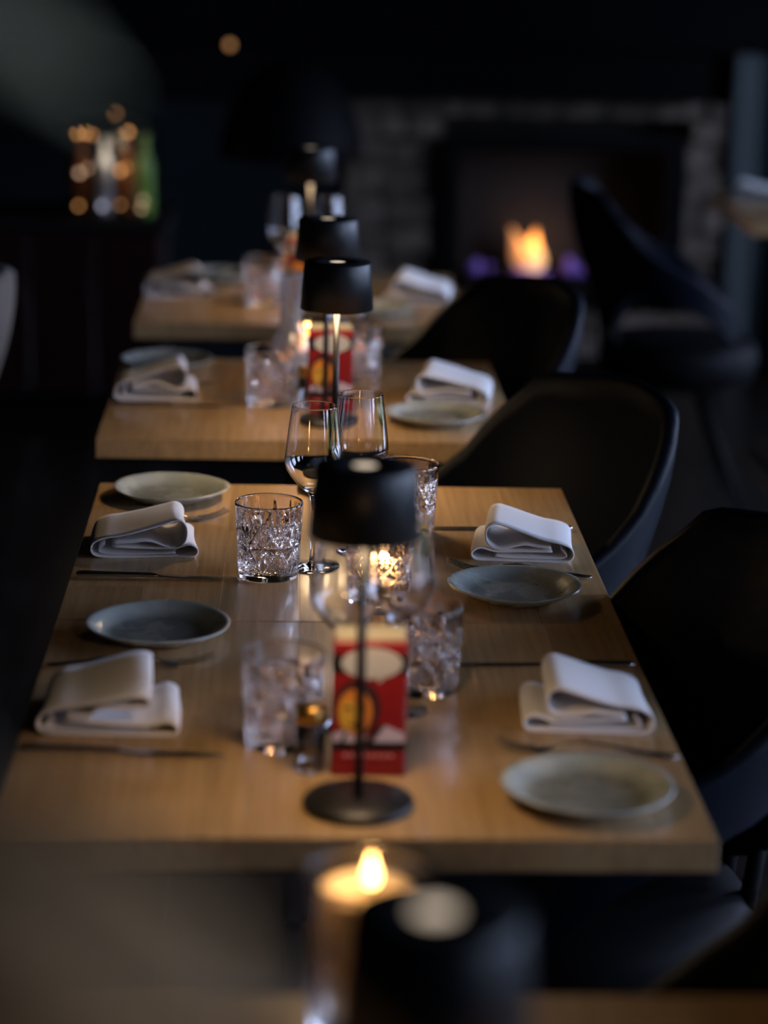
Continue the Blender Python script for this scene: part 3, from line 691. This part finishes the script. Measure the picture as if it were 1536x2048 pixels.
# ------------------------------------------------------------------ sideboard with lit glass case
sb = thing('sideboard', 'dark mahogany sideboard under the lit glass case', 'sideboard', (-1.15, 5.5, 0))
MB().box(-.75, .72, -.22, .22, .585, .62, .004).build('top', 'dark_timber', sb)
MB().box(-.73, .70, -.18, .20, .06, .585).build('body', 'dark_timber', sb)
MB().box(-.70, .67, -.16, .18, 0, .06).build('plinth', 'satin_black', sb)
for i in range(7):
    d = MB().box(-.725+i*.2035, -.725+i*.2035+.196, -.198, -.181, .075, .575, .004).build('door', 'mahogany', sb)
    MB().tube([(-.725+i*.2035+.17, -.2, .36), (-.725+i*.2035+.17, -.215, .36), (-.725+i*.2035+.17, -.215, .46), (-.725+i*.2035+.17, -.2, .46)], .004, 8).build('handle', 'black_steel', d)
CXX, CYY = -.615, 5.40
gc = thing('glass_case', 'square glass case of bottles and small lights on the dark sideboard', 'glass case', (CXX, CYY, .62))
MB().box(-.14, .14, -.10, .10, 0, .008).build('base', 'dark_timber', gc)
MB().box(-.14, .14, -.10, .10, .280, .287).build('lid', 'dark_timber', gc)
for x0, x1, y0, y1 in ((-.138, .138, -.099, -.096), (-.138, .138, .096, .099), (-.139, -.136, -.0955, .0955), (.136, .139, -.0955, .0955)):
    MB().box(x0, x1, y0, y1, .0085, .2795).build('pane', 'pane_glass', gc)
def bottle(label, x, y, mt, r=.026, h=.21):
    o = MB().lathe([(0, 0), (r*.93, 0), (r, .004), (r, h*.6), (r*.85, h*.68), (r*.42, h*.77), (r*.38, h*.95), (r*.45, h*.96), (r*.45, h), (0, h)], 24).build('bottle', mt, None, (CXX+x, CYY+y, .6285))
    tag(o, label, 'bottle', 'bottles in the glass case')
bottle('green bottle at the right end of the glass case', .105, -.045, 'green_bottle', .026, .25)
bottle('pale frosted bottle in the middle of the glass case', -.020, -.045, 'frost_bottle', .026, .24)
bottle('amber bottle right of the frosted one in the glass case', .045, .02, 'cognac_bottle', .030, .22)
bottle('amber bottle at the left of the glass case', -.095, .02, 'cognac_bottle', .030, .23)
fl_ = thing('fairy_lights', 'string of small warm lights inside the glass case', 'fairy lights', (CXX, CYY, .6285))
bulbs = [(-.10, -.07, .250, 'fairy_bulb', .0075), (-.075, -.07, .252, 'fairy_bulb', .0075), (-.055, -.07, .247, 'fairy_bulb', .006), (.055, -.075, .258, 'fairy_bulb', .0085), (-.095, -.075, .130, 'fairy_bulb_pale', .0075), (-.070, -.07, .145, 'fairy_bulb_pale', .006), (.030, -.083, .140, 'fairy_bulb', .008), (.048, -.083, .150, 'fairy_bulb', .005),
         (-.098, -.08, .030, 'fairy_bulb', .006), (-.025, -.083, .030, 'fairy_bulb_white', .0075), (.030, -.08, .035, 'fairy_bulb', .005), (.100, -.083, .050, 'fairy_bulb_pale', .0055), (.095, -.083, .025, 'fairy_bulb_pale', .0055)]
for x, y, z, mt, r in bulbs:
    MB().lathe([(0, -r), (r*.7, -r*.7), (r, 0), (r*.7, r*.7), (0, r)], 12).build('bulb', mt, fl_, (x, y, z))
MB().tube([(x, y, z) for x, y, z, _, r in bulbs], .0009, 6).build('wire', 'satin_black', fl_)
l = bpy.data.lights.new('case_fill', 'POINT'); l.energy = .2; l.color = (1, .75, .5); l.shadow_soft_size = .03  # added light without a bulb, brightens the bottles in the case
o = bpy.data.objects.new('case_fill', l); C.objects.link(o); o.parent = gc; o.location = (0, -.085, .20)
# hanging lights over the sideboard
def pendant_bulb(label, x, y, z, r, mt):
    t = thing('hanging_bulb', label, 'light', (x, y, z), 0, 'small hanging bulbs')
    MB().lathe([(0, -r), (r*.7, -r*.7), (r, 0), (r*.7, r*.7), (r*.3, r), (0, r)], 14).build('bulb', mt, t)
    MB().lathe([(0, r), (r*.5, r), (r*.5, r*2.6), (0, r*2.6)], 12).build('socket', 'satin_black', t)
    MB().tube([(0, 0, r*2.5), (0, 0, 2.699-z)], .0025, 6).build('cord', 'satin_black', t)
pendant_bulb('small orange bulb hanging above the black dome pendant, top left of centre', -.265, 5.9, 1.118, .0115, 'fairy_bulb_dim' if 'fairy_bulb_dim' in MATS else 'fairy_bulb')
pendant_bulb('small orange bulb hanging just above the glass case', -.635, 5.85, .893, .009, 'fairy_bulb_dim')
pd = thing('pendant_lamp', 'large black dome pendant hanging low over the back of the room', 'lamp', (-.06, 5.5, .80))
MB().lathe([(.225, 0), (.228, .002), (.22, .07), (.19, .16), (.14, .24), (.07, .29), (.02, .305), (.02, .30), (.068, .284), (.136, .235), (.185, .157), (.215, .07), (.222, .003), (.225, 0)], 48).build('lamp_shade', 'satin_black', pd)
MB().tube([(0, 0, .30), (0, 0, 1.899)], .004, 8).build('cord', 'satin_black', pd)
MB().lathe([(0, .19), (.02, .19), (.022, .22), (.022, .302), (0, .302)], 14).build('socket', 'satin_black', pd)

# ------------------------------------------------------------------ potted plant at the left of the camera
pt = thing('potted_plant', 'tall broad-leaved potted plant whose blurred leaves frame the left edge', 'plant', (-.50, -1.62, 0))
MB().lathe([(0, 0), (.13, 0), (.17, .34), (.175, .36), (.16, .36), (.155, .30), (0, .30)], 32).build('pot', 'terracotta', pt)
MB().lathe([(0, .301), (.153, .301), (.10, .315), (0, .32)], 24).build('soil', 'soil', pt)
st = [MB().tube([(0, 0, .30), (.02, .02, .8), (-.01, .03, 1.3), (.03, .02, 1.75)], [.016, .013, .010, .005], 9).build('stem', 'bark', pt),
      MB().tube([(.03, -.03, .30), (.09, -.05, .75), (.10, -.02, 1.2), (.13, -.01, 1.5)], [.013, .011, .008, .004], 9).build('stem', 'bark', pt)]
def leaf(base, tip, width, normal, mt, sag=.08):
    base = Vector(base); tip = Vector(tip); ax = tip-base; L = ax.length; ax.normalize()
    nn = Vector(normal); nn = (nn-ax*nn.dot(ax)).normalized(); sd = ax.cross(nn)
    rows = []
    for i in range(13):
        t = i/12; w = width*(math.sin(math.pi*t**.8)**.75 if 0 < t < 1 else .02)
        c = base+ax*(L*t)-nn*(sag*L*(2*t-1)**2)
        rows.append([c+sd*(w*s)+nn*(.18*w*abs(s)) for s in (-1, -.66, -.33, 0, .33, .66, 1)])
    o = MB().grid(rows).build('leaf', mt, pt); md = o.modifiers.new('t', 'SOLIDIFY'); md.thickness = .0012
    return o
def petiole(a, b):
    MB().tube([a, (Vector(a)+Vector(b))/2+Vector((0, 0, .03)), b], .003, 6).build('petiole', 'leaf', pt)
TOCAM = (.85, -.40, .40)
SPEC = [  # base, tip in world coordinates, half width, normal, material, base of petiole
    ((-.180, -1.60, 1.412), (-.070, -1.63, 1.370), .028, TOCAM, 'dry_leaf', (-.40, -1.64, 1.20)),
    ((-.200, -1.57, 1.350), (-.100, -1.60, 1.335), .026, TOCAM, 'dry_leaf', (-.40, -1.64, 1.10)),
    ((-.250, -1.60, 1.36), (-.155, -1.62, 1.345), .030, (.2, -.8, .3), 'leaf', (-.40, -1.64, 1.15)),
    ((-.250, -1.55, 1.47), (-.150, -1.58, 1.420), .024, TOCAM, 'leaf', (-.48, -1.60, 1.40)),
    ((-.215, -1.50, 1.618), (-.118, -1.52, 1.584), .020, (.85, -.35, .45), 'pale_leaf', (-.47, -1.60, 1.60)),
    ((-.240, -1.44, 1.66), (-.050, -1.46, 1.640), .024, (.2, -.5, .6), 'leaf', (-.47, -1.60, 1.66)),
]
for b, tp, w, nn, mt, pb in SPEC:
    q = Vector(pt.location); leaf(Vector(b)-q, Vector(tp)-q, w, nn, mt); petiole(tuple(Vector(pb)-q), tuple(Vector(b)-q))
rnd = random.Random(11)
for i in range(12):
    zz = .75+.075*i; a = rnd.uniform(1.9, 4.6)
    b = Vector((.02+.05*math.cos(a), .02+.05*math.sin(a), zz)); tp = b+Vector((math.cos(a), math.sin(a), rnd.uniform(-.2, .4)))*.20
    leaf(b, tp, .05, (0, 0, 1), 'leaf'); petiole((.02, .02, zz-.02), tuple(b))
